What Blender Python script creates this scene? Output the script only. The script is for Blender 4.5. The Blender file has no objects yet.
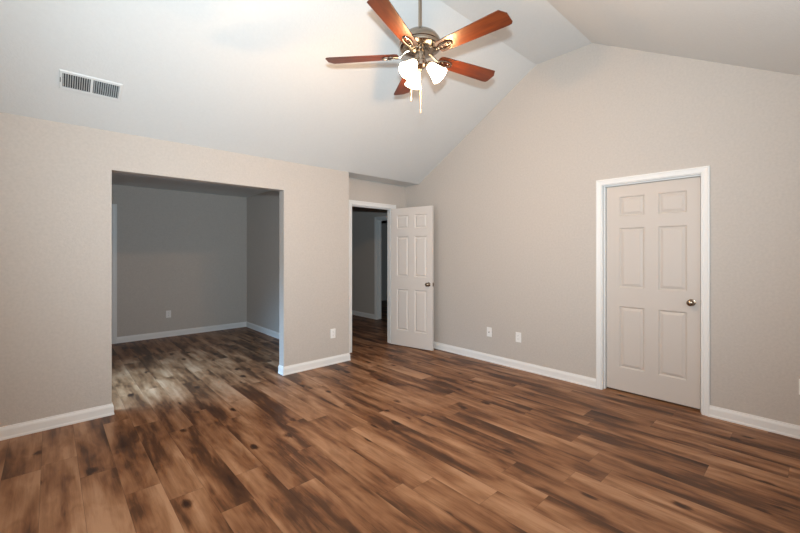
import bpy, bmesh, math, random
from math import sin, cos, pi, radians as R
from mathutils import Vector, Matrix

C = bpy.context.scene.collection

# ------------------------------------------------------------------ camera
CAM_H = 1.38
cam_data = bpy.data.cameras.new('camera')
cam_data.sensor_width = 36.0
cam_data.lens = 382.0 / 800.0 * 36.0
cam_data.shift_y = -13.5 / 800.0
cam_data.clip_start = 0.02
cam = bpy.data.objects.new('camera', cam_data)
C.objects.link(cam)
VIEW_AZ = math.atan2(0.738, 0.675)            # azimuth of the view direction (from +X)
cam.location = (0, 0, CAM_H)
cam.rotation_euler = (pi / 2, 0, VIEW_AZ - pi / 2)
bpy.context.scene.camera = cam

# ------------------------------------------------------------------ world, light, exposure
world = bpy.data.worlds.new('world')
bpy.context.scene.world = world
world.use_nodes = True
world.node_tree.nodes['Background'].inputs[0].default_value = (0.62, 0.75, 1.0, 1)
world.node_tree.nodes['Background'].inputs[1].default_value = 0.6

vs = bpy.context.scene.view_settings
vs.view_transform = 'Standard'
vs.look = 'None'
vs.gamma = 1.0
vs.exposure = -0.05
vs.use_curve_mapping = False


def area_light(name, loc, rot, sx, sy, power, col):
    d = bpy.data.lights.new(name, 'AREA')
    d.shape = 'RECTANGLE'
    d.size = sx
    d.size_y = sy
    d.energy = power
    d.color = col
    o = bpy.data.objects.new(name, d)
    o.location = loc
    o.rotation_euler = rot
    C.objects.link(o)
    return o


# the photographer's flash, on the camera's shoe
fl = bpy.data.lights.new('camera_flash', 'SPOT')
fl.energy = 480
fl.color = (0.72, 0.89, 1.0)
fl.spot_size = R(140)
fl.spot_blend = 1.0
fl.shadow_soft_size = 0.03
flo = bpy.data.objects.new('camera_flash', fl)
flo.location = (0.0, 0.0, CAM_H + 0.19)
flo.rotation_euler = (R(114), 0, VIEW_AZ - pi / 2)
C.objects.link(flo)
# fill from two assumed windows behind the camera, plus the side room's inferred window
FILL = (0.76, 0.91, 1.0)
area_light('unseen_window_light', (1.9, -0.50, 1.40), (R(90), 0, 0), 1.7, 1.3, 19, FILL)
area_light('unseen_window_light', (-0.45, 2.0, 1.40), (R(90), 0, R(-90)), 1.5, 1.3, 29, FILL)
door_day = area_light('unseen_window_light', (-0.50, 4.72, 1.05), (R(42), 0, R(-90)), 0.8, 1.85, 46, (0.34, 0.64, 1.0))
door_day.data.spread = R(85)     # skylight comes in steeply from above

# ------------------------------------------------------------------ dimensions of the place
XR = 4.112        # right wall face
XL = -0.35       # wall behind the camera on the left
YL = 4.07        # left wall face (with the wide opening)
YN = -0.40       # wall behind the camera on the right
TH = 0.115       # wall thickness
YB = 4.37        # recess back wall face (with the bedroom door)
XE = 2.83        # end of the left wall, side of the recess
H = 2.42         # wall plate height
ZT = 3.54        # flat strip of the ceiling
YF1, YF2 = 1.565, 2.18
OPX0, OPX1, OPZ = 0.385, 1.944, 2.09
YS = 7.23        # side room far wall
XS = XE - TH     # side room right wall
XSL = -0.40      # side room left wall
XH = 5.00        # hall far wall
YH = 8.6
D1Y0, D1Y1, DZ = 0.672, 1.466, 2.060  # closed door clear opening in the right wall
D2X0, D2X1 = 3.092, 3.838             # open door's clear opening in the recess wall
D2Z = 2.05

# ------------------------------------------------------------------ materials


def new_mat(name):
    m = bpy.data.materials.new(name)
    m.use_nodes = True
    nt = m.node_tree
    b = nt.nodes['Principled BSDF']
    return m, nt, b


def N(nt, typ, **kw):
    n = nt.nodes.new(typ)
    for k, v in kw.items():
        if k.startswith('i_'):
            n.inputs[int(k[2:])].default_value = v
        else:
            setattr(n, k, v)
    return n


def L(nt, a, b):
    nt.links.new(a, b)


def math_node(nt, op, a, b=None):
    n = nt.nodes.new('ShaderNodeMath')
    n.operation = op
    for i, v in enumerate((a, b)):
        if v is None:
            continue
        if isinstance(v, (int, float)):
            n.inputs[i].default_value = v
        else:
            nt.links.new(v, n.inputs[i])
    return n.outputs[0]


def paint(name, col, rough, bump, scale, mottling=0.0):
    m, nt, b = new_mat(name)
    tc = N(nt, 'ShaderNodeTexCoord')
    no = N(nt, 'ShaderNodeTexNoise')
    no.inputs['Scale'].default_value = scale
    no.inputs['Detail'].default_value = 3
    L(nt, tc.outputs['Object'], no.inputs['Vector'])
    b.inputs['Base Color'].default_value = (*col, 1)
    b.inputs['Roughness'].default_value = rough
    b.inputs['Specular IOR Level'].default_value = 0.3
    if mottling:
        mx = N(nt, 'ShaderNodeMix', data_type='RGBA')
        c0 = [c * (1 - mottling) for c in col]
        c1 = [min(1, c * (1 + mottling)) for c in col]
        mx.inputs[6].default_value = (*c0, 1)
        mx.inputs[7].default_value = (*c1, 1)
        n2 = N(nt, 'ShaderNodeTexNoise')
        n2.inputs['Scale'].default_value = scale * 0.6
        n2.inputs['Detail'].default_value = 4
        L(nt, tc.outputs['Object'], n2.inputs['Vector'])
        L(nt, n2.outputs[0], mx.inputs[0])
        L(nt, mx.outputs[2], b.inputs['Base Color'])
    if bump:
        bp = N(nt, 'ShaderNodeBump')
        bp.inputs['Strength'].default_value = bump
        bp.inputs['Distance'].default_value = 0.004
        L(nt, no.outputs[0], bp.inputs['Height'])
        L(nt, bp.outputs[0], b.inputs['Normal'])
    return m


M_WALL = paint('greige_wall_paint', (0.548, 0.493, 0.442), 0.75, 0.30, 90, 0.10)
M_CEIL = paint('white_ceiling_paint', (0.69, 0.695, 0.68), 0.9, 0.30, 70, 0.03)
M_TRIM = paint('white_trim_paint', (0.82, 0.80, 0.77), 0.35, 0.0, 30)
M_DOOR_LIT = paint('lit_white_door_paint', (0.70, 0.64, 0.59), 0.40, 0.05, 60)  # same door paint, lightened to carry the light on the open door
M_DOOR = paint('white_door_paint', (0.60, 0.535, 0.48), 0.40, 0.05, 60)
M_PLATE = paint('white_plastic', (0.85, 0.83, 0.80), 0.35, 0.0, 30)
M_VENT = paint('white_enamel', (0.71, 0.72, 0.71), 0.4, 0.0, 30)
M_LOUVRE = paint('grey_louvre_enamel', (0.46, 0.48, 0.48), 0.45, 0.0, 30)
M_DARK = paint('dark_duct', (0.03, 0.033, 0.033), 0.8, 0.0, 30)


def metal(name, col, rough):
    m, nt, b = new_mat(name)
    tc = N(nt, 'ShaderNodeTexCoord')
    no = N(nt, 'ShaderNodeTexNoise')
    no.inputs['Scale'].default_value = 40
    L(nt, tc.outputs['Object'], no.inputs['Vector'])
    mr = N(nt, 'ShaderNodeMapRange')
    mr.inputs[3].default_value = rough * 0.8
    mr.inputs[4].default_value = rough * 1.2
    L(nt, no.outputs[0], mr.inputs[0])
    L(nt, mr.outputs[0], b.inputs['Roughness'])
    b.inputs['Base Color'].default_value = (*col, 1)
    b.inputs['Metallic'].default_value = 1.0
    return m


M_NICKEL = metal('brushed_nickel', (0.38, 0.31, 0.245), 0.20)
M_BRONZE = metal('aged_bronze_knob', (0.30, 0.23, 0.17), 0.22)
M_CHAIN = metal('chain_metal', (0.75, 0.66, 0.52), 0.4)


def wood_blade():
    m, nt, b = new_mat('cherry_blade_wood')
    tc = N(nt, 'ShaderNodeTexCoord')
    mp = N(nt, 'ShaderNodeMapping')
    mp.inputs['Scale'].default_value = (2.0, 26.0, 8.0)
    L(nt, tc.outputs['Object'], mp.inputs[0])
    no = N(nt, 'ShaderNodeTexNoise')
    no.inputs['Scale'].default_value = 2.2
    no.inputs['Detail'].default_value = 5
    L(nt, mp.outputs[0], no.inputs['Vector'])
    cr = N(nt, 'ShaderNodeValToRGB')
    cr.color_ramp.elements[0].position = 0.3
    cr.color_ramp.elements[0].color = (0.060, 0.011, 0.003, 1)
    cr.color_ramp.elements[1].position = 0.75
    cr.color_ramp.elements[1].color = (0.14, 0.031, 0.007, 1)
    L(nt, no.outputs[0], cr.inputs[0])
    L(nt, cr.outputs[0], b.inputs['Base Color'])
    b.inputs['Roughness'].default_value = 0.35
    return m


M_BLADE = wood_blade()


def glass_shade():
    m, nt, b = new_mat('lit_frosted_glass')
    b.inputs['Base Color'].default_value = (0.95, 0.92, 0.86, 1)
    b.inputs['Roughness'].default_value = 0.35
    b.inputs['Emission Color'].default_value = (1.0, 0.78, 0.50, 1)
    b.inputs['Emission Strength'].default_value = 9.0
    return m


M_SHADE = glass_shade()


def bulb_mat():
    m, nt, b = new_mat('lit_bulb')
    b.inputs['Emission Color'].default_value = (1.0, 0.86, 0.62, 1)
    b.inputs['Emission Strength'].default_value = 12.0
    return m


M_BULB = bulb_mat()


def pane_mat():
    m, nt, b = new_mat('window_glass')
    out = nt.nodes['Material Output']
    tr = N(nt, 'ShaderNodeBsdfTransparent')
    gl = N(nt, 'ShaderNodeBsdfGlossy')
    gl.inputs['Roughness'].default_value = 0.02
    mx = N(nt, 'ShaderNodeMixShader')
    mx.inputs[0].default_value = 0.06
    L(nt, tr.outputs[0], mx.inputs[1])
    L(nt, gl.outputs[0], mx.inputs[2])
    L(nt, mx.outputs[0], out.inputs[0])
    nt.nodes.remove(b)
    return m


M_PANE = pane_mat()


def floor_mat():
    """vinyl planks that run along Y, 0.178 wide and 1.22 long, smoky hickory figure"""
    m, nt, b = new_mat('vinyl_plank_floor')
    W, LEN = 0.178, 1.22
    tc = N(nt, 'ShaderNodeTexCoord')
    sp = N(nt, 'ShaderNodeSeparateXYZ')
    L(nt, tc.outputs['Object'], sp.inputs[0])
    xs = math_node(nt, 'DIVIDE', math_node(nt, 'ADD', sp.outputs[0], 20 * W + 0.045), W)
    row = math_node(nt, 'FLOOR', xs)
    fx = math_node(nt, 'FRACT', xs)
    wn = N(nt, 'ShaderNodeTexWhiteNoise', noise_dimensions='1D')
    L(nt, row, wn.inputs['W'])
    ys = math_node(nt, 'ADD', math_node(nt, 'DIVIDE', math_node(nt, 'ADD', sp.outputs[1], 10.0), LEN),
                   math_node(nt, 'MULTIPLY', wn.outputs['Value'], 7.31))
    col = math_node(nt, 'FLOOR', ys)
    fy = math_node(nt, 'FRACT', ys)
    cid = N(nt, 'ShaderNodeCombineXYZ')
    L(nt, row, cid.inputs[0])
    L(nt, col, cid.inputs[1])
    w2 = N(nt, 'ShaderNodeTexWhiteNoise', noise_dimensions='2D')
    L(nt, cid.outputs[0], w2.inputs['Vector'])
    rnd = w2.outputs['Value']
    # per-plank texture space
    off = math_node(nt, 'MULTIPLY', rnd, 57.0)
    vec = N(nt, 'ShaderNodeCombineXYZ')
    L(nt, sp.outputs[0], vec.inputs[0])
    L(nt, sp.outputs[1], vec.inputs[1])
    L(nt, off, vec.inputs[2])

    def noise(scale3, scale, detail, dist=0.0, rough=0.5):
        mp = N(nt, 'ShaderNodeMapping')
        mp.inputs['Scale'].default_value = scale3
        L(nt, vec.outputs[0], mp.inputs[0])
        n = N(nt, 'ShaderNodeTexNoise')
        n.inputs['Scale'].default_value = scale
        n.inputs['Detail'].default_value = detail
        n.inputs['Distortion'].default_value = dist
        n.inputs['Roughness'].default_value = rough
        L(nt, mp.outputs[0], n.inputs['Vector'])
        return n.outputs[0]
    smoke = noise((6.8, 1.15, 1), 1.0, 2.5, 0.35)          # big smoky streaks
    grain = noise((95, 4.5, 1), 1.0, 4, 0.6, 0.6)       # fine grain
    swirl = noise((16, 4.0, 1), 1.0, 3, 1.2)
    # tone 0..1
    streak = noise((21, 1.5, 1), 1.0, 2.0, 0.2)          # narrower dark streaks
    t = math_node(nt, 'ADD', math_node(nt, 'MULTIPLY', math_node(nt, 'SUBTRACT', smoke, 0.5), 1.65), 0.625)
    t = math_node(nt, 'ADD', t, math_node(nt, 'MULTIPLY', math_node(nt, 'SUBTRACT', streak, 0.5), 0.50))
    t = math_node(nt, 'ADD', t, math_node(nt, 'MULTIPLY', math_node(nt, 'SUBTRACT', swirl, 0.5), 0.45))
    t = math_node(nt, 'ADD', t, math_node(nt, 'MULTIPLY', math_node(nt, 'SUBTRACT', grain, 0.5), 0.34))
    t = math_node(nt, 'ADD', t, math_node(nt, 'MULTIPLY', math_node(nt, 'SUBTRACT', rnd, 0.5), 0.14))
    # knots
    kmap = N(nt, 'ShaderNodeMapping')
    kmap.inputs['Scale'].default_value = (5.2, 2.9, 1)
    L(nt, vec.outputs[0], kmap.inputs[0])
    vo = N(nt, 'ShaderNodeTexVoronoi')
    vo.inputs['Scale'].default_value = 1.0
    L(nt, kmap.outputs[0], vo.inputs['Vector'])
    kr = N(nt, 'ShaderNodeMapRange', interpolation_type='SMOOTHSTEP')
    kr.inputs[1].default_value = 0.0
    kr.inputs[2].default_value = 0.19
    kr.inputs[3].default_value = 0.62
    kr.inputs[4].default_value = 0.0
    L(nt, math_node(nt, 'ADD', vo.outputs['Distance'], math_node(nt, 'MULTIPLY', math_node(nt, 'SUBTRACT', swirl, 0.5), 0.25)), kr.inputs[0])
    t = math_node(nt, 'SUBTRACT', t, kr.outputs[0])
    cr = N(nt, 'ShaderNodeValToRGB')
    e = cr.color_ramp.elements
    e[0].position = 0.12
    e[0].color = (0.030, 0.011, 0.005, 1)
    e[1].position = 0.98
    e[1].color = (0.400, 0.218, 0.118, 1)
    for p, c in ((0.42, (0.088, 0.035, 0.014, 1)), (0.58, (0.195, 0.082, 0.034, 1)), (0.76, (0.290, 0.142, 0.068, 1))):
        k = e.new(p)
        k.color = c
    L(nt, t, cr.inputs[0])
    # seams
    dx = math_node(nt, 'MULTIPLY', math_node(nt, 'MINIMUM', fx, math_node(nt, 'SUBTRACT', 1.0, fx)), W)
    dy = math_node(nt, 'MULTIPLY', math_node(nt, 'MINIMUM', fy, math_node(nt, 'SUBTRACT', 1.0, fy)), LEN)
    dm = math_node(nt, 'MINIMUM', dx, dy)
    sr = N(nt, 'ShaderNodeMapRange')
    sr.inputs[1].default_value = 0.0006
    sr.inputs[2].default_value = 0.0018
    sr.inputs[3].default_value = 0.62
    sr.inputs[4].default_value = 1.0
    L(nt, dm, sr.inputs[0])
    mul = N(nt, 'ShaderNodeMix', data_type='RGBA', blend_type='MULTIPLY')
    mul.inputs[0].default_value = 1.0
    L(nt, cr.outputs[0], mul.inputs[6])
    cc = N(nt, 'ShaderNodeCombineColor')
    for i in range(3):
        L(nt, sr.outputs[0], cc.inputs[i])
    L(nt, cc.outputs[0], mul.inputs[7])
    L(nt, mul.outputs[2], b.inputs['Base Color'])
    rr = N(nt, 'ShaderNodeMapRange')
    rr.inputs[3].default_value = 0.36
    rr.inputs[4].default_value = 0.52
    L(nt, grain, rr.inputs[0])
    L(nt, rr.outputs[0], b.inputs['Roughness'])
    b.inputs['Specular IOR Level'].default_value = 0.3
    bp = N(nt, 'ShaderNodeBump')
    bp.inputs['Strength'].default_value = 0.15
    bp.inputs['Distance'].default_value = 0.001
    L(nt, math_node(nt, 'ADD', grain, math_node(nt, 'MULTIPLY', sr.outputs[0], 2.0)), bp.inputs['Height'])
    L(nt, bp.outputs[0], b.inputs['Normal'])
    return m


M_FLOOR = floor_mat()

# ------------------------------------------------------------------ mesh helpers


def obj(name, bm, mat, parent=None, smooth=False, bevel=0.0):
    bmesh.ops.recalc_face_normals(bm, faces=bm.faces)
    me = bpy.data.meshes.new(name)
    bm.to_mesh(me)
    bm.free()
    me.materials.append(mat)
    o = bpy.data.objects.new(name, me)
    C.objects.link(o)
    if parent:
        o.parent = parent
    if smooth:
        for p in me.polygons:
            p.use_smooth = True
        me.set_sharp_from_angle(angle=R(35))
    if bevel:
        md = o.modifiers.new('bevel', 'BEVEL')
        md.width = bevel
        md.segments = 2
        md.limit_method = 'ANGLE'
        md.angle_limit = R(40)
    return o


def struct(name, bm, mat, **kw):
    o = obj(name, bm, mat, **kw)
    o['kind'] = 'structure'
    return o


def box(bm, a, b):
    x0, y0, z0 = [min(p, q) for p, q in zip(a, b)]
    x1, y1, z1 = [max(p, q) for p, q in zip(a, b)]
    v = [bm.verts.new(p) for p in ((x0, y0, z0), (x1, y0, z0), (x1, y1, z0), (x0, y1, z0),
                                   (x0, y0, z1), (x1, y0, z1), (x1, y1, z1), (x0, y1, z1))]
    for f in ((0, 3, 2, 1), (4, 5, 6, 7), (0, 1, 5, 4), (1, 2, 6, 5), (2, 3, 7, 6), (3, 0, 4, 7)):
        bm.faces.new([v[i] for i in f])


def prism(bm, pts, fa, fb):
    """two copies of a polygon, given by functions of its points, joined by sides"""
    a = [bm.verts.new(fa(p)) for p in pts]
    b = [bm.verts.new(fb(p)) for p in pts]
    bm.faces.new(a)
    bm.faces.new(list(reversed(b)))
    n = len(pts)
    for i in range(n):
        bm.faces.new((a[i], b[i], b[(i + 1) % n], a[(i + 1) % n]))


def loft(bm, rings, closed_ring=True, caps=True):
    vr = [[bm.verts.new(p) for p in r] for r in rings]
    n = len(rings[0])
    for a, b in zip(vr, vr[1:]):
        for i in range(n if closed_ring else n - 1):
            j = (i + 1) % n
            bm.faces.new((a[i], a[j], b[j], b[i]))
    if caps:
        bm.faces.new(list(reversed(vr[0])))
        bm.faces.new(vr[-1])
    return vr


def frame_of(d):
    d = Vector(d).normalized()
    u = d.cross(Vector((0, 0, 1)))
    if u.length < 1e-4:
        u = Vector((1, 0, 0))
    u.normalize()
    return u, d.cross(u)


def lathe(bm, prof, origin, axis, seg=32, caps=True):
    """prof: (radius, distance along axis)"""
    o = Vector(origin)
    d = Vector(axis).normalized()
    u, w = frame_of(d)
    rings = []
    for r, t in prof:
        r = max(r, 1e-4)
        rings.append([o + d * t + u * (r * cos(2 * pi * k / seg)) + w * (r * sin(2 * pi * k / seg)) for k in range(seg)])
    loft(bm, rings, True, caps)


def tube(bm, pts, r, seg=10, closed=False):
    pts = [Vector(p) for p in pts]
    n = len(pts)
    rings = []
    for i, p in enumerate(pts):
        if closed:
            d = pts[(i + 1) % n] - pts[i - 1]
        else:
            d = pts[min(i + 1, n - 1)] - pts[max(i - 1, 0)]
        u, w = frame_of(d)
        rings.append([p + u * (r * cos(2 * pi * k / seg)) + w * (r * sin(2 * pi * k / seg)) for k in range(seg)])
    if closed:
        rings.append(rings[0])
    loft(bm, rings, True, not closed)
    if closed:
        bmesh.ops.remove_doubles(bm, verts=bm.verts, dist=1e-6)


def tag(o, label, cat, group=None):
    o['label'] = label
    o['category'] = cat
    if group:
        o['group'] = group
    return o


def empty(name, loc):
    o = bpy.data.objects.new(name, None)
    o.location = loc
    o.empty_display_size = 0.1
    C.objects.link(o)
    return o


# ------------------------------------------------------------------ setting: floor
bm = bmesh.new()
box(bm, (XSL - 0.3, YN - 0.3, -0.08), (9.3, YH + 0.2, 0.0))
struct('floor', bm, M_FLOOR)

# ------------------------------------------------------------------ setting: walls


def ceil_z(y):
    if y >= YL:
        return H
    if y >= YF2:
        return H + (ZT - H) * (YL - y) / (YL - YF2)
    if y >= YF1:
        return ZT
    return H + (ZT - H) * (y - YN) / (YF1 - YN)


# left wall, with the wide cased-free opening into the side room
bm = bmesh.new()
box(bm, (XL - TH, YL, 0), (OPX0, YL + TH, H))
box(bm, (OPX0, YL, OPZ), (OPX1, YL + TH, H))
box(bm, (OPX1, YL, 0), (XE, YL + TH, H))
struct('wall_left', bm, M_WALL)
# return wall between side room and recess / hall
bm = bmesh.new()
box(bm, (XS, YL + TH, 0), (XE, YH, H))
struct('wall_recess_side', bm, M_WALL)
# recess back wall with door opening
bm = bmesh.new()
box(bm, (XE, YB, 0), (D2X0 - 0.02, YB + TH, H))
box(bm, (D2X0 - 0.02, YB, D2Z + 0.02), (D2X1 + 0.02, YB + TH, H))
box(bm, (D2X1 + 0.02, YB, 0), (XR, YB + TH, H))
struct('wall_recess', bm, M_WALL)
# right wall: gable with door opening
bm = bmesh.new()


def gable(y0, y1, z0):
    ys = [y0] + [y for y in (YF1, YF2, YL) if y0 < y < y1] + [y1]
    poly = [(y0, z0), (y1, z0)] + [(y, ceil_z(y) + (0.0 if y >= YL else 0.06)) for y in reversed(ys)]
    prism(bm, poly, lambda p: (XR, p[0], p[1]), lambda p: (XR + TH, p[0], p[1]))


gable(YN, D1Y0 - 0.02, 0)
gable(D1Y0 - 0.02, D1Y1 + 0.02, DZ + 0.02)
gable(D1Y1 + 0.02, YB + TH, 0)
struct('wall_right', bm, M_WALL)
# the two walls behind the camera, each with an assumed window opening for the fill light
bm = bmesh.new()
w0, w1, s0, s1 = 1.0, 2.8, 0.75, 2.05
box(bm, (XL - TH, YN - TH, 0), (w0, YN, H + 0.06))
box(bm, (w1, YN - TH, 0), (XR + TH, YN, H + 0.06))
box(bm, (w0, YN - TH, 0), (w1, YN, s0))
box(bm, (w0, YN - TH, s1), (w1, YN, H + 0.06))
struct('wall_front', bm, M_WALL)
bm = bmesh.new()
v0, v1 = 1.2, 2.8


def gable2(y0, y1, z0, z1=None):
    ys = [y0] + [y for y in (YF1, YF2, YL) if y0 < y < y1] + [y1]
    top = [(y1, z1), (y0, z1)] if z1 else [(y, ceil_z(y) + (0.0 if y >= YL else 0.06)) for y in reversed(ys)]
    prism(bm, [(y0, z0), (y1, z0)] + top, lambda p: (XL - TH, p[0], p[1]), lambda p: (XL, p[0], p[1]))


gable2(YN, v0, 0)
gable2(v1, YL, 0)
gable2(v0, v1, 0, s0)
gable2(v0, v1, s1)
struct('wall_near', bm, M_WALL)
# side room
bm = bmesh.new()
SD0, SD1 = -0.10, 0.682
box(bm, (XSL - TH, YS, 0), (SD0 - 0.02, YS + TH, H))
box(bm, (SD1 + 0.02, YS, 0), (XS, YS + TH, H))
box(bm, (SD0 - 0.02, YS, DZ + 0.02), (SD1 + 0.02, YS + TH, H))
struct('wall_back', bm, M_WALL)
bm = bmesh.new()
q0, q1 = 4.30, 5.14
box(bm, (XSL - TH, YL + TH, 0), (XSL, q0, H))
box(bm, (XSL - TH, q1, 0), (XSL, YS, H))
box(bm, (XSL - TH, q0, 0), (XSL, q1, 0.10))
box(bm, (XSL - TH, q0, s1 + 0.05), (XSL, q1, H))
struct('wall_side_room', bm, M_WALL)
bm = bmesh.new()
box(bm, (XSL - TH, YL, 0), (XL - TH, YL + TH, H))
struct('wall_side_room_front', bm, M_WALL)
# hall
HD0, HD1 = 5.30, 6.17
bm = bmesh.new()
box(bm, (XH, YB + TH, 0), (XH + TH, HD0 - 0.02, H))
box(bm, (XH, HD1 + 0.02, 0), (XH + TH, YH, H))
box(bm, (XH, HD0 - 0.02, DZ + 0.02), (XH + TH, HD1 + 0.02, H))
struct('wall_hall', bm, M_WALL)
bm = bmesh.new()
box(bm, (XE, YH, 0), (XH + TH, YH + TH, H))
struct('wall_hall_end', bm, M_WALL)
bm = bmesh.new()
box(bm, (XR + TH, YB, 0), (9.1, YB + TH, H))
struct('wall_hall_front', bm, M_WALL)
bm = bmesh.new()
box(bm, (9.0, YB + TH, 0), (9.1, YH, H))
box(bm, (XH + TH, YH - 0.1, 0), (9.0, YH, H))
struct('wall_far_room', bm, M_WALL)
# closet behind the closed door
bm = bmesh.new()
box(bm, (5.0, 0.2, 0), (5.08, 2.0, H))
box(bm, (XR + TH, 0.2, 0), (5.0, 0.28, H))
box(bm, (XR + TH, 1.92, 0), (5.0, 2.0, H))
box(bm, (XR + TH, 0.28, H - 0.08), (5.0, 1.92, H))
struct('wall_closet', bm, M_WALL)

# ------------------------------------------------------------------ setting: ceilings
bm = bmesh.new()
prof = [(YN - TH, H - (ZT - H) / (YF1 - YN) * TH), (YF1, ZT), (YF2, ZT), (YL, H), (YL + TH, H)]
poly = prof + [(YL + TH, H + 0.12), (YF2 + 0.03, ZT + 0.12), (YF1 - 0.03, ZT + 0.12), (YN - TH, H + 0.06)]
prism(bm, poly, lambda p: (XL - TH, p[0], p[1]), lambda p: (XR + TH, p[0], p[1]))
struct('ceiling', bm, M_CEIL)
bm = bmesh.new()
box(bm, (XE, YL + TH, H), (9.1, YH + TH, H + 0.1))
struct('ceiling_hall', bm, M_CEIL)
bm = bmesh.new()
box(bm, (XSL - TH, YL + TH, H), (XE, YH + TH, H + 0.1))
box(bm, (XSL - TH, YL, H), (XL - TH, YL + TH, H + 0.1))
struct('ceiling_side_room', bm, M_CEIL)

# ------------------------------------------------------------------ baseboards
BP = [(0, 0), (0.017, 0), (0.017, 0.012), (0.0135, 0.020), (0.0135, 0.066), (0.011, 0.078), (0.007, 0.086), (0.006, 0.094), (0, 0.095)]


def baseboard(name, path, side):
    """path of floor points; side = +1 when the board lies to the left of the walking direction"""
    bm = bmesh.new()
    P = [Vector((p[0], p[1])) for p in path]
    offs = []
    for i in range(len(P)):
        ns = []
        for a, b in ((i - 1, i), (i, i + 1)):
            if a >= 0 and b < len(P):
                d = (P[b] - P[a]).normalized()
                ns.append(Vector((-d.y, d.x)) * side)
        if len(ns) == 2:
            o = ns[0] + ns[1]
            o = o / max(o.dot(ns[0]), 1e-6)
        else:
            o = ns[0]
        offs.append(o)
    rings = [[(p.x + o.x * t, p.y + o.y * t, z) for t, z in BP] for p, o in zip(P, offs)]
    loft(bm, rings)
    return struct(name, bm, M_TRIM)


baseboard('baseboard_left', [(XL, YL), (OPX0, YL), (OPX0, YL + TH)], -1)
baseboard('baseboard_left', [(OPX1, YL + TH), (OPX1, YL), (XE, YL), (XE, YB - 0.02)], -1)
baseboard('baseboard_right', [(XR, YB), (XR, D1Y1 + 0.047)], -1)
baseboard('baseboard_right', [(XR, D1Y0 - 0.057), (XR, YN)], -1)
baseboard('baseboard_recess', [(D2X1 + 0.066, YB), (XR - 0.02, YB)], -1)
baseboard('baseboard_near', [(XL, YN), (XL, YL - 0.02)], -1)
baseboard('baseboard_front', [(XR - 0.02, YN), (XL + 0.02, YN)], -1)
baseboard('baseboard_back', [(SD1 + 0.064, YS), (XS, YS), (XS, YL + TH)], -1)
baseboard('baseboard_hall', [(XH, YH), (XH, HD1 + 0.066)], -1)
baseboard('baseboard_hall', [(XH, HD0 - 0.066), (XH, YB + TH)], -1)
baseboard('baseboard_hall', [(XE, YB + TH), (XE, YH)], -1)

# ------------------------------------------------------------------ door casings and jambs
CP = [(0.0, 0.0), (0.0, 0.009), (0.008, 0.012), (0.016, 0.010), (0.040, 0.014), (0.050, 0.018), (0.060, 0.016), (0.060, 0.0)]


def casing(name, u0, u1, zt, P, width=0.060, reveal=0.005):
    """door casing round three sides; P(u, z, n) maps to the world"""
    k = width / 0.060
    bm = bmesh.new()
    a, b, t = u0 - reveal, u1 + reveal, zt + reveal
    path = [((a, 0), (-1, 0)), ((a, t), (-1, 1)), ((b, t), (1, 1)), ((b, 0), (1, 0))]
    rings = [[P(p[0] + d[0] * w * k, p[1] + d[1] * w * k, n) for w, n in CP] for p, d in path]
    loft(bm, rings)
    return struct(name, bm, M_TRIM)


def jamb(name, u0, u1, zt, P, stop_at):
    """lining of the opening, depth TH, with a door stop"""
    bm = bmesh.new()

    def bx(ua, za, na, ub, zb, nb):
        box(bm, P(ua, za, na), P(ub, zb, nb))
    bx(u0 - 0.02, 0, 0, u0, zt + 0.02, -TH)
    bx(u1, 0, 0, u1 + 0.02, zt + 0.02, -TH)
    bx(u0, zt, 0, u1, zt + 0.02, -TH)
    s = stop_at
    bx(u0, 0, s, u0 + 0.011, zt, s - 0.030)
    bx(u1 - 0.011, 0, s, u1, zt, s - 0.030)
    bx(u0 + 0.011, zt - 0.011, s, u1 - 0.011, zt, s - 0.030)
    return struct(name, bm, M_TRIM)


P_right = lambda u, z, n: (XR - n, u, z)
P_recess = lambda u, z, n: (u, YB - n, z)
P_back = lambda u, z, n: (u, YS - n, z)
P_hall = lambda u, z, n: (XH - n, u, z)
casing('trim_1', D1Y0, D1Y1, DZ, P_right, 0.052)
jamb('trim_2', D1Y0, D1Y1, DZ, P_right, -0.040)
casing('trim_3', D2X0, D2X1, D2Z, P_recess, 0.058)
jamb('trim_4', D2X0, D2X1, D2Z, P_recess, -0.040)
casing('trim_5', SD0, SD1, DZ, P_back, 0.060)
jamb('trim_6', SD0, SD1, DZ, P_back, -0.040)
casing('trim_7', HD0, HD1, DZ, P_hall, 0.065)
jamb('trim_8', HD0, HD1, DZ, P_hall, -0.070)

# ------------------------------------------------------------------ six-panel doors
DT = 0.035


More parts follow.
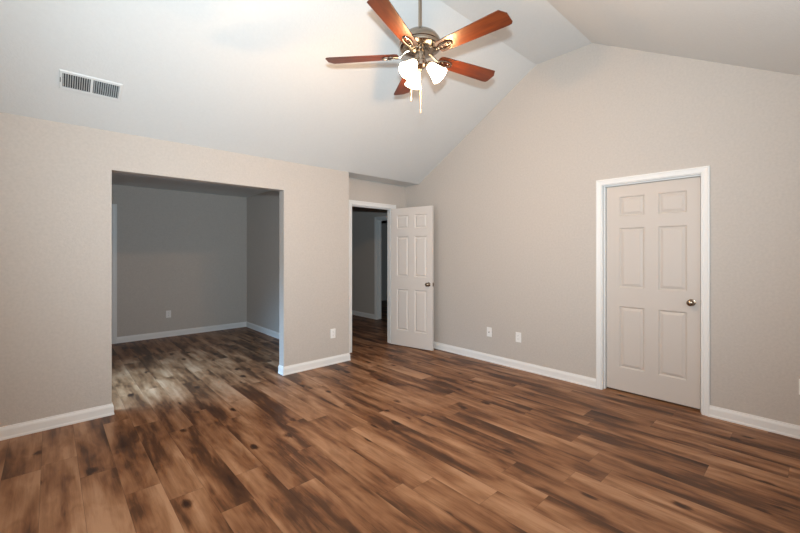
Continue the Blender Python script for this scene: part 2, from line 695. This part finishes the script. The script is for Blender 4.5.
def door(name, w, h, label, knob_u, mat=None):
    """leaf in local space: u = x from 0 to w, z from 0 to h, y from 0 (front) to DT (back)"""
    mat = mat or M_DOOR
    k = w / 0.76
    h6 = h - 0.108
    st, mu = 0.118 * k, 0.112 * k
    s2 = 0.095 * k
    pw = (w - st - s2 - mu) / 2
    us = [0, st, st + pw, st + pw + mu, w - s2, w]
    zs = [0, 0.225, 0.835, 1.020, 1.612, 1.728, h6, h]
    bm = bmesh.new()
    panels = []
    for face in (0, 1):
        Y = lambda dep: dep if face == 0 else DT - dep
        V = lambda u, z, dep: (u, Y(dep), z)
        for i in range(5):
            for j in range(7):
                a, b, c, d = us[i], us[i + 1], zs[j], zs[j + 1]
                quad = lambda ins, dep: [V(a + ins, c + ins, dep), V(b - ins, c + ins, dep), V(b - ins, d - ins, dep), V(a + ins, d - ins, dep)]
                if i in (1, 3) and j in (1, 3, 5):
                    loft(bm, [quad(0, 0), quad(0.004, 0.0035), quad(0.011, 0.0105), quad(0.016, 0.0115)], True, False)
                    bm.faces.new([bm.verts.new(p) for p in quad(0.016, 0.0115)])
                    if face == 0 or True:
                        panels.append([quad(0.016, 0.0115), quad(0.019, 0.0095), quad(0.036, 0.0025), quad(0.038, 0.0015)])
                else:
                    bm.faces.new([bm.verts.new(p) for p in quad(0, 0)])
    box2 = [((0, 0, 0), (w, 0, 0), (w, DT, 0), (0, DT, 0)), ((0, 0, h), (w, 0, h), (w, DT, h), (0, DT, h)),
            ((0, 0, 0), (0, 0, h), (0, DT, h), (0, DT, 0)), ((w, 0, 0), (w, 0, h), (w, DT, h), (w, DT, 0))]
    for f in box2:
        bm.faces.new([bm.verts.new(p) for p in f])
    bmesh.ops.remove_doubles(bm, verts=bm.verts, dist=1e-5)
    leaf = struct(name, bm, mat)
    tag(leaf, label, 'door')
    # each raised panel shows on both faces of the leaf
    for n in range(6):
        pb = bmesh.new()
        for rings in (panels[n], panels[n + 6]):
            loft(pb, rings)
        obj('raised_panel', pb, mat, leaf)
    # knobs on both faces
    for y0, dy in ((0, -1), (DT, 1)):
        kb = bmesh.new()
        lathe(kb, [(0.028, 0), (0.031, 0.003), (0.030, 0.007), (0.016, 0.010), (0.011, 0.014), (0.011, 0.030), (0.016, 0.034),
                   (0.024, 0.040), (0.028, 0.048), (0.0275, 0.056), (0.022, 0.063), (0.010, 0.067), (0.0, 0.0675)],
              (knob_u, y0, 0.925), (0, dy, 0), 28)
        obj('door_knob', kb, M_BRONZE, leaf, smooth=True)
    e = w if knob_u > w / 2 else 0
    sgn = 1 if e else -1
    lb = bmesh.new()
    box(lb, (e - 0.0005 * sgn, DT / 2 - 0.012, 0.925 - 0.028), (e + 0.0015 * sgn, DT / 2 + 0.012, 0.925 + 0.028))
    box(lb, (e, DT / 2 - 0.007, 0.925 - 0.009), (e + 0.009 * sgn, DT / 2 + 0.007, 0.925 + 0.009))
    obj('latch', lb, M_BRONZE, leaf)
    return leaf


def hinges(leaf, u, yk, h):
    for z in (0.20, h / 2, h - 0.20):
        hb = bmesh.new()
        lathe(hb, [(0.003, -0.052), (0.006, -0.048), (0.006, 0.048), (0.003, 0.052)], (u, yk, z), (0, 0, 1), 12)
        obj('hinge', hb, M_BRONZE, leaf, smooth=True)


# closed door in the right wall: local x runs towards -Y (knob on the right side of the photo), front face to -X
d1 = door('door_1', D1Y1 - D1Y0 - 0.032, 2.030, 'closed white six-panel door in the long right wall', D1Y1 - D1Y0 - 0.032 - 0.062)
d1.matrix_world = Matrix(((0, 1, 0, XR + 0.071), (-1, 0, 0, D1Y1 - 0.013), (0, 0, 1, 0.017), (0, 0, 0, 1)))
# bedroom door, swung wide open into the room, hinged on the right
A2 = R(12)
W2 = 0.725
d2 = door('door_2', W2, 2.032, 'white six-panel door standing open beside the dark hall doorway', W2 - 0.060, M_DOOR_LIT)
pin = Vector((3.822, 4.352, 0.012))
dirv = Vector((sin(A2), -cos(A2), 0))
nv = Vector((-cos(A2), -sin(A2), 0))                # towards the camera
o2 = pin + nv * DT
d2.matrix_world = Matrix(((dirv.x, -nv.x, 0, o2.x), (dirv.y, -nv.y, 0, o2.y), (0, 0, 1, o2.z), (0, 0, 0, 1)))
hinges(d2, -0.006, DT, 2.032)
# closed door on the side room's far wall, mostly hidden by the left wall
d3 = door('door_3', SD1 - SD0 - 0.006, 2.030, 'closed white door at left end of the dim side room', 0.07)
d3.matrix_world = Matrix(((1, 0, 0, SD0 + 0.003), (0, 1, 0, YS + 0.071), (0, 0, 1, 0.015), (0, 0, 0, 1)))

# ------------------------------------------------------------------ assumed windows behind the camera, and the side room's window


def window(name, u0, u1, z0, z1, P):
    bm = bmesh.new()

    def bx(ua, za, na, ub, zb, nb):
        box(bm, P(ua, za, na), P(ub, zb, nb))
    f = 0.05
    bx(u0, z0, -0.03, u0 + f, z1, -0.09)
    bx(u1 - f, z0, -0.03, u1, z1, -0.09)
    bx(u0 + f, z0, -0.03, u1 - f, z0 + f, -0.09)
    bx(u0 + f, z1 - f, -0.03, u1 - f, z1, -0.09)
    zm = (z0 + z1) / 2
    bx(u0 + f, zm - 0.02, -0.03, u1 - f, zm + 0.02, -0.09)
    o = struct(name, bm, M_TRIM)
    tag(o, 'assumed white framed window adding fill light behind the camera' if name != 'window_3' else 'white framed window in the side room\'s left wall', 'window')
    g = bmesh.new()
    box(g, P(u0 + f, z0 + f, -0.058), P(u1 - f, z1 - f, -0.062))
    obj('pane', g, M_PANE, o)


window('assumed_window_1', w0, w1, s0, s1, lambda u, z, n: (u, YN + n, z))
window('assumed_window_2', v0, v1, s0, s1, lambda u, z, n: (XL + n, u, z))
window('window_3', q0, q1, 0.10, s1 + 0.05, lambda u, z, n: (XSL + n, u, z))

# ------------------------------------------------------------------ ceiling fan
FX, FY = 1.885, 1.855
fan = empty('ceiling_fan', (FX, FY, ZT))
tag(fan, 'five-blade ceiling fan with cherry wood blades and three lit glass shades', 'ceiling fan')
z = lambda a: a - ZT
bm = bmesh.new()
lathe(bm, [(0.066, 0.0), (0.068, -0.012), (0.060, -0.040), (0.036, -0.062), (0.018, -0.068)], (0, 0, 0), (0, 0, 1))
obj('canopy', bm, M_NICKEL, fan, smooth=True)
bm = bmesh.new()
lathe(bm, [(0.0125, z(3.49)), (0.0125, z(2.91))], (0, 0, 0), (0, 0, 1), 20)
obj('downrod', bm, M_NICKEL, fan, smooth=True)
bm = bmesh.new()
lathe(bm, [(0.016, z(2.945)), (0.022, z(2.935)), (0.024, z(2.915)), (0.050, z(2.909)), (0.090, z(2.895)), (0.120, z(2.873)), (0.137, z(2.848)),
           (0.143, z(2.832)), (0.143, z(2.818)), (0.138, z(2.814)), (0.138, z(2.806)), (0.142, z(2.802)), (0.140, z(2.792)), (0.126, z(2.782)),
           (0.085, z(2.776)), (0.060, z(2.772))], (0, 0, 0), (0, 0, 1), 48)
obj('motor_housing', bm, M_NICKEL, fan, smooth=True)
bm = bmesh.new()
lathe(bm, [(0.060, z(2.774)), (0.060, z(2.765)), (0.036, z(2.760)), (0.034, z(2.715)), (0.044, z(2.708)), (0.048, z(2.690)), (0.044, z(2.670)),
           (0.026, z(2.656)), (0.012, z(2.648)), (0.008, z(2.636)), (0.0, z(2.632))], (0, 0, 0), (0, 0, 1), 32)
obj('switch_housing', bm, M_NICKEL, fan, smooth=True)

BZ = 2.745
PITCH = R(11)


def blade_mesh():
    bm = bmesh.new()
    out = [(0.150, 0.030), (0.158, 0.046), (0.175, 0.052), (0.40, 0.061), (0.625, 0.069), (0.648, 0.066), (0.658, 0.052),
           (0.660, -0.022), (0.628, -0.068), (0.40, -0.061), (0.175, -0.052), (0.158, -0.046), (0.150, -0.030)]
    prism(bm, out, lambda p: (p[0], p[1], 0.003), lambda p: (p[0], p[1], -0.003))
    return bm


def iron_mesh():
    bm = bmesh.new()
    # openwork oval loop under the blade root
    loop = [(0.205 + 0.058 * cos(t), 0.024 * sin(t) * (1.0 + 0.25 * cos(t)), -0.0085) for t in [2 * pi * k / 28 for k in range(28)]]
    tube(bm, loop, 0.0050, 8, closed=True)
    tube(bm, [(0.075, 0, 0.032), (0.100, 0, 0.028), (0.122, 0, 0.008), (0.140, 0, -0.006), (0.152, 0, -0.0085)], 0.0085, 10)
    for px, py in ((0.190, 0.0), (0.235, 0.0), (0.162, 0.0)):
        lathe(bm, [(0.007, -0.003), (0.007, -0.008), (0.004, -0.011), (0.0, -0.0115)], (px, py, 0), (0, 0, 1), 10)
    return bm


blade_proto = None
for k in range(5):
    az = R(-85 + 72 * k)
    mtx = Matrix.Translation((0, 0, BZ - ZT)) @ Matrix.Rotation(az, 4, 'Z') @ Matrix.Rotation(-PITCH, 4, 'X')
    if k == 0:
        blade = obj('blade', blade_mesh(), M_BLADE, fan, bevel=0.0012)
        iron = obj('blade_iron', iron_mesh(), M_NICKEL, blade, smooth=True)
        blade_proto, iron_proto = blade, iron
    else:
        blade = blade_proto.copy()
        C.objects.link(blade)
        blade.parent = fan
        iron = iron_proto.copy()
        C.objects.link(iron)
        iron.parent = blade
    blade.matrix_local = mtx

for k in range(3):
    az = R(-53.5 + 120 * k)
    rad = Vector((cos(az), sin(az), 0))
    ax = (rad * 0.083 + Vector((0, 0, -0.091))).normalized()
    neck = rad * 0.060 + Vector((0, 0, z(2.676)))
    bm = bmesh.new()
    tube(bm, [rad * 0.036 + Vector((0, 0, z(2.688))), rad * 0.048 + Vector((0, 0, z(2.690))), neck - ax * 0.012], 0.008, 10)
    lathe(bm, [(0.010, -0.018), (0.022, -0.012), (0.027, 0.0), (0.027, 0.014)], neck, ax, 24)
    obj('lamp_holder', bm, M_NICKEL, fan, smooth=True)
    bm = bmesh.new()
    outp = [(0.025, 0.004), (0.030, 0.016), (0.038, 0.040), (0.045, 0.066), (0.052, 0.092), (0.058, 0.108), (0.062, 0.116)]
    inp = [(r - 0.003, t) for r, t in reversed(outp)]
    lathe(bm, outp + inp, neck, ax, 36, caps=False)
    sh = obj('lamp_shade', bm, M_SHADE, fan, smooth=True)
    bm = bmesh.new()
    lathe(bm, [(0.010, 0.010), (0.012, 0.030), (0.022, 0.055), (0.026, 0.072), (0.022, 0.090), (0.010, 0.099), (0.0, 0.100)], neck, ax, 20)
    obj('bulb', bm, M_BULB, sh, smooth=True)
    ld = bpy.data.lights.new('bulb_light', 'POINT')
    ld.energy = 25.0
    ld.color = (1.0, 0.56, 0.25)
    ld.shadow_soft_size = 0.03
    lo = bpy.data.objects.new('bulb_light', ld)
    lo.location = neck + ax * 0.135
    C.objects.link(lo)
    lo.parent = fan


def pull_chain(x, y, z0, z1):
    bm = bmesh.new()
    n = int((z0 - z1 - 0.03) / 0.012)
    tube(bm, [(x, y, z(z0)), (x, y, z(z1 + 0.03))], 0.0016, 6)
    for i in range(n):
        bmesh.ops.create_icosphere(bm, subdivisions=1, radius=0.0022, matrix=Matrix.Translation((x, y, z(z0 - 0.006 - i * 0.012))))
    ch = obj('pull_chain', bm, M_CHAIN, fan, smooth=True)
    bm = bmesh.new()
    lathe(bm, [(0.0015, 0.034), (0.003, 0.030), (0.0045, 0.012), (0.004, 0.003), (0.0015, 0.0)], (x, y, z(z1)), (0, 0, 1), 12)
    obj('chain_fob', bm, M_CHAIN, ch, smooth=True)


pull_chain(0.004, 0.0, 2.640, 2.345)
pull_chain(-0.040, 0.046, 2.670, 2.430)

# ------------------------------------------------------------------ return air vent on the sloped ceiling
SL = math.atan2(ZT - H, YL - YF2)
vx, vy = 0.2285, 3.697
vz = ceil_z(vy)
vent = empty('air_vent', (vx, vy, vz))
tag(vent, 'white louvred air vent on the sloped ceiling', 'vent')
# local: x along the ceiling, y up the slope, z out of the ceiling into the room (downwards)
vent.matrix_world = Matrix(((1, 0, 0, vx), (0, -cos(SL), -sin(SL), vy), (0, sin(SL), -cos(SL), vz), (0, 0, 0, 1)))
HW, HH = 0.184, 0.085
IW, IH = 0.166, 0.063
bm = bmesh.new()


def ring4(w, h, d):
    return [(-w, -h, d), (w, -h, d), (w, h, d), (-w, h, d)]


loft(bm, [ring4(HW, HH, 0.0), ring4(HW, HH, 0.003), ring4(HW - 0.006, HH - 0.006, 0.008), ring4(IW, IH, 0.008), ring4(IW, IH, 0.0)], True, False)
box(bm, (-0.008, -IH, 0.0005), (0.008, IH, 0.007))
obj('frame', bm, M_VENT, vent)
bm = bmesh.new()
box(bm, (-IW, -IH, 0.0002), (IW, IH, 0.0008))
obj('duct_opening', bm, M_DARK, vent)
for s in (-1, 1):
    bm = bmesh.new()
    n = 12
    for i in range(n):
        x = s * (0.008 + (i + 0.6) * (IW - 0.008) / n)
        a = s * R(38)
        dx, dz = 0.0045 * sin(a), 0.0045 * cos(a)
        t = 0.0006
        pts = [(x - dx - t, 0.0055 - dz + 0.0), (x - dx + t, 0.0055 - dz), (x + dx + t, 0.0055 + dz - 0.002), (x + dx - t, 0.0055 + dz - 0.002)]
        prism(bm, pts, lambda p: (p[0], -IH, p[1]), lambda p: (p[0], IH, p[1]))
    obj('louvre', bm, M_LOUVRE, vent)
bm = bmesh.new()
box(bm, (-IW - 0.013, -0.018, 0.008), (-IW - 0.009, 0.020, 0.013))
obj('damper_lever', bm, M_DARK, vent)

# ------------------------------------------------------------------ outlets and plates


def plate(name, label, M, kind, group=None):
    """cover plate in local space: x across, y up, z out of the wall"""
    e = empty(name, (0, 0, 0))
    e.matrix_world = M
    tag(e, label, 'outlet' if kind == 'duplex' else 'wall plate', group)
    w, h = 0.036, 0.059
    bm = bmesh.new()
    loft(bm, [ring4(w, h, 0), ring4(w, h, 0.0025), ring4(w - 0.003, h - 0.003, 0.006)])
    obj('cover_plate', bm, M_PLATE, e, bevel=0.001)
    if kind == 'duplex':
        for s in (-1, 1):
            bm = bmesh.new()
            pts = [(0.0165 * cos(t), s * 0.0195 + 0.0135 * sin(t) * (1.0 if abs(sin(t)) < 0.8 else 0.9)) for t in [2 * pi * k / 20 for k in range(20)]]
            prism(bm, pts, lambda p: (p[0], p[1], 0.004), lambda p: (p[0], p[1], 0.0075))
            r = obj('receptacle', bm, M_PLATE, e)
            bm = bmesh.new()
            for x in (-0.006, 0.006):
                box(bm, (x - 0.001, s * 0.0195 - 0.001, 0.007), (x + 0.001, s * 0.0195 + 0.007, 0.0078))
            lathe(bm, [(0.0022, 0.007), (0.0022, 0.0078)], (0, s * 0.0195 - 0.006, 0), (0, 0, 1), 10)
            obj('slot', bm, M_DARK, r)
        sc = [(0, 0)]
    else:
        bm = bmesh.new()
        lathe(bm, [(0.0075, 0.005), (0.0075, 0.008), (0.0048, 0.008), (0.0048, 0.016), (0.001, 0.016)], (0, 0, 0), (0, 0, 1), 16)
        obj('cable_jack', bm, M_NICKEL, e, smooth=True)
        sc = [(0, 0.042), (0, -0.042)]
    for x, y in sc:
        bm = bmesh.new()
        lathe(bm, [(0.003, 0.005), (0.003, 0.0068), (0.001, 0.0072)], (x, y, 0), (0, 0, 1), 12)
        obj('screw', bm, M_PLATE, e, smooth=True)
    return e


def on_left(x, zc, y=YL):       # faces -Y
    return Matrix(((1, 0, 0, x), (0, 0, -1, y), (0, 1, 0, zc), (0, 0, 0, 1)))


def on_right(y, zc, x=XR):      # faces -X
    return Matrix(((0, 0, -1, x), (-1, 0, 0, y), (0, 1, 0, zc), (0, 0, 0, 1)))


plate('wall_outlet', 'white outlet low on the wall between the wide opening and the dark doorway', on_left(2.592, 0.378), 'duplex')
plate('wall_plate', 'white wall plate beside the open door, left of two on the right wall', on_right(2.815, 0.376), 'jack')
plate('wall_outlet', 'white outlet midway between the two doors, right of two on the right wall', on_right(2.405, 0.376), 'duplex')
plate('wall_outlet', 'white outlet on the far wall of the dim side room', on_left(1.435, 0.372, YS), 'duplex')
plate('wall_outlet', 'white outlet cut off by the right edge, past the closed door', on_right(0.058, 0.385), 'duplex')
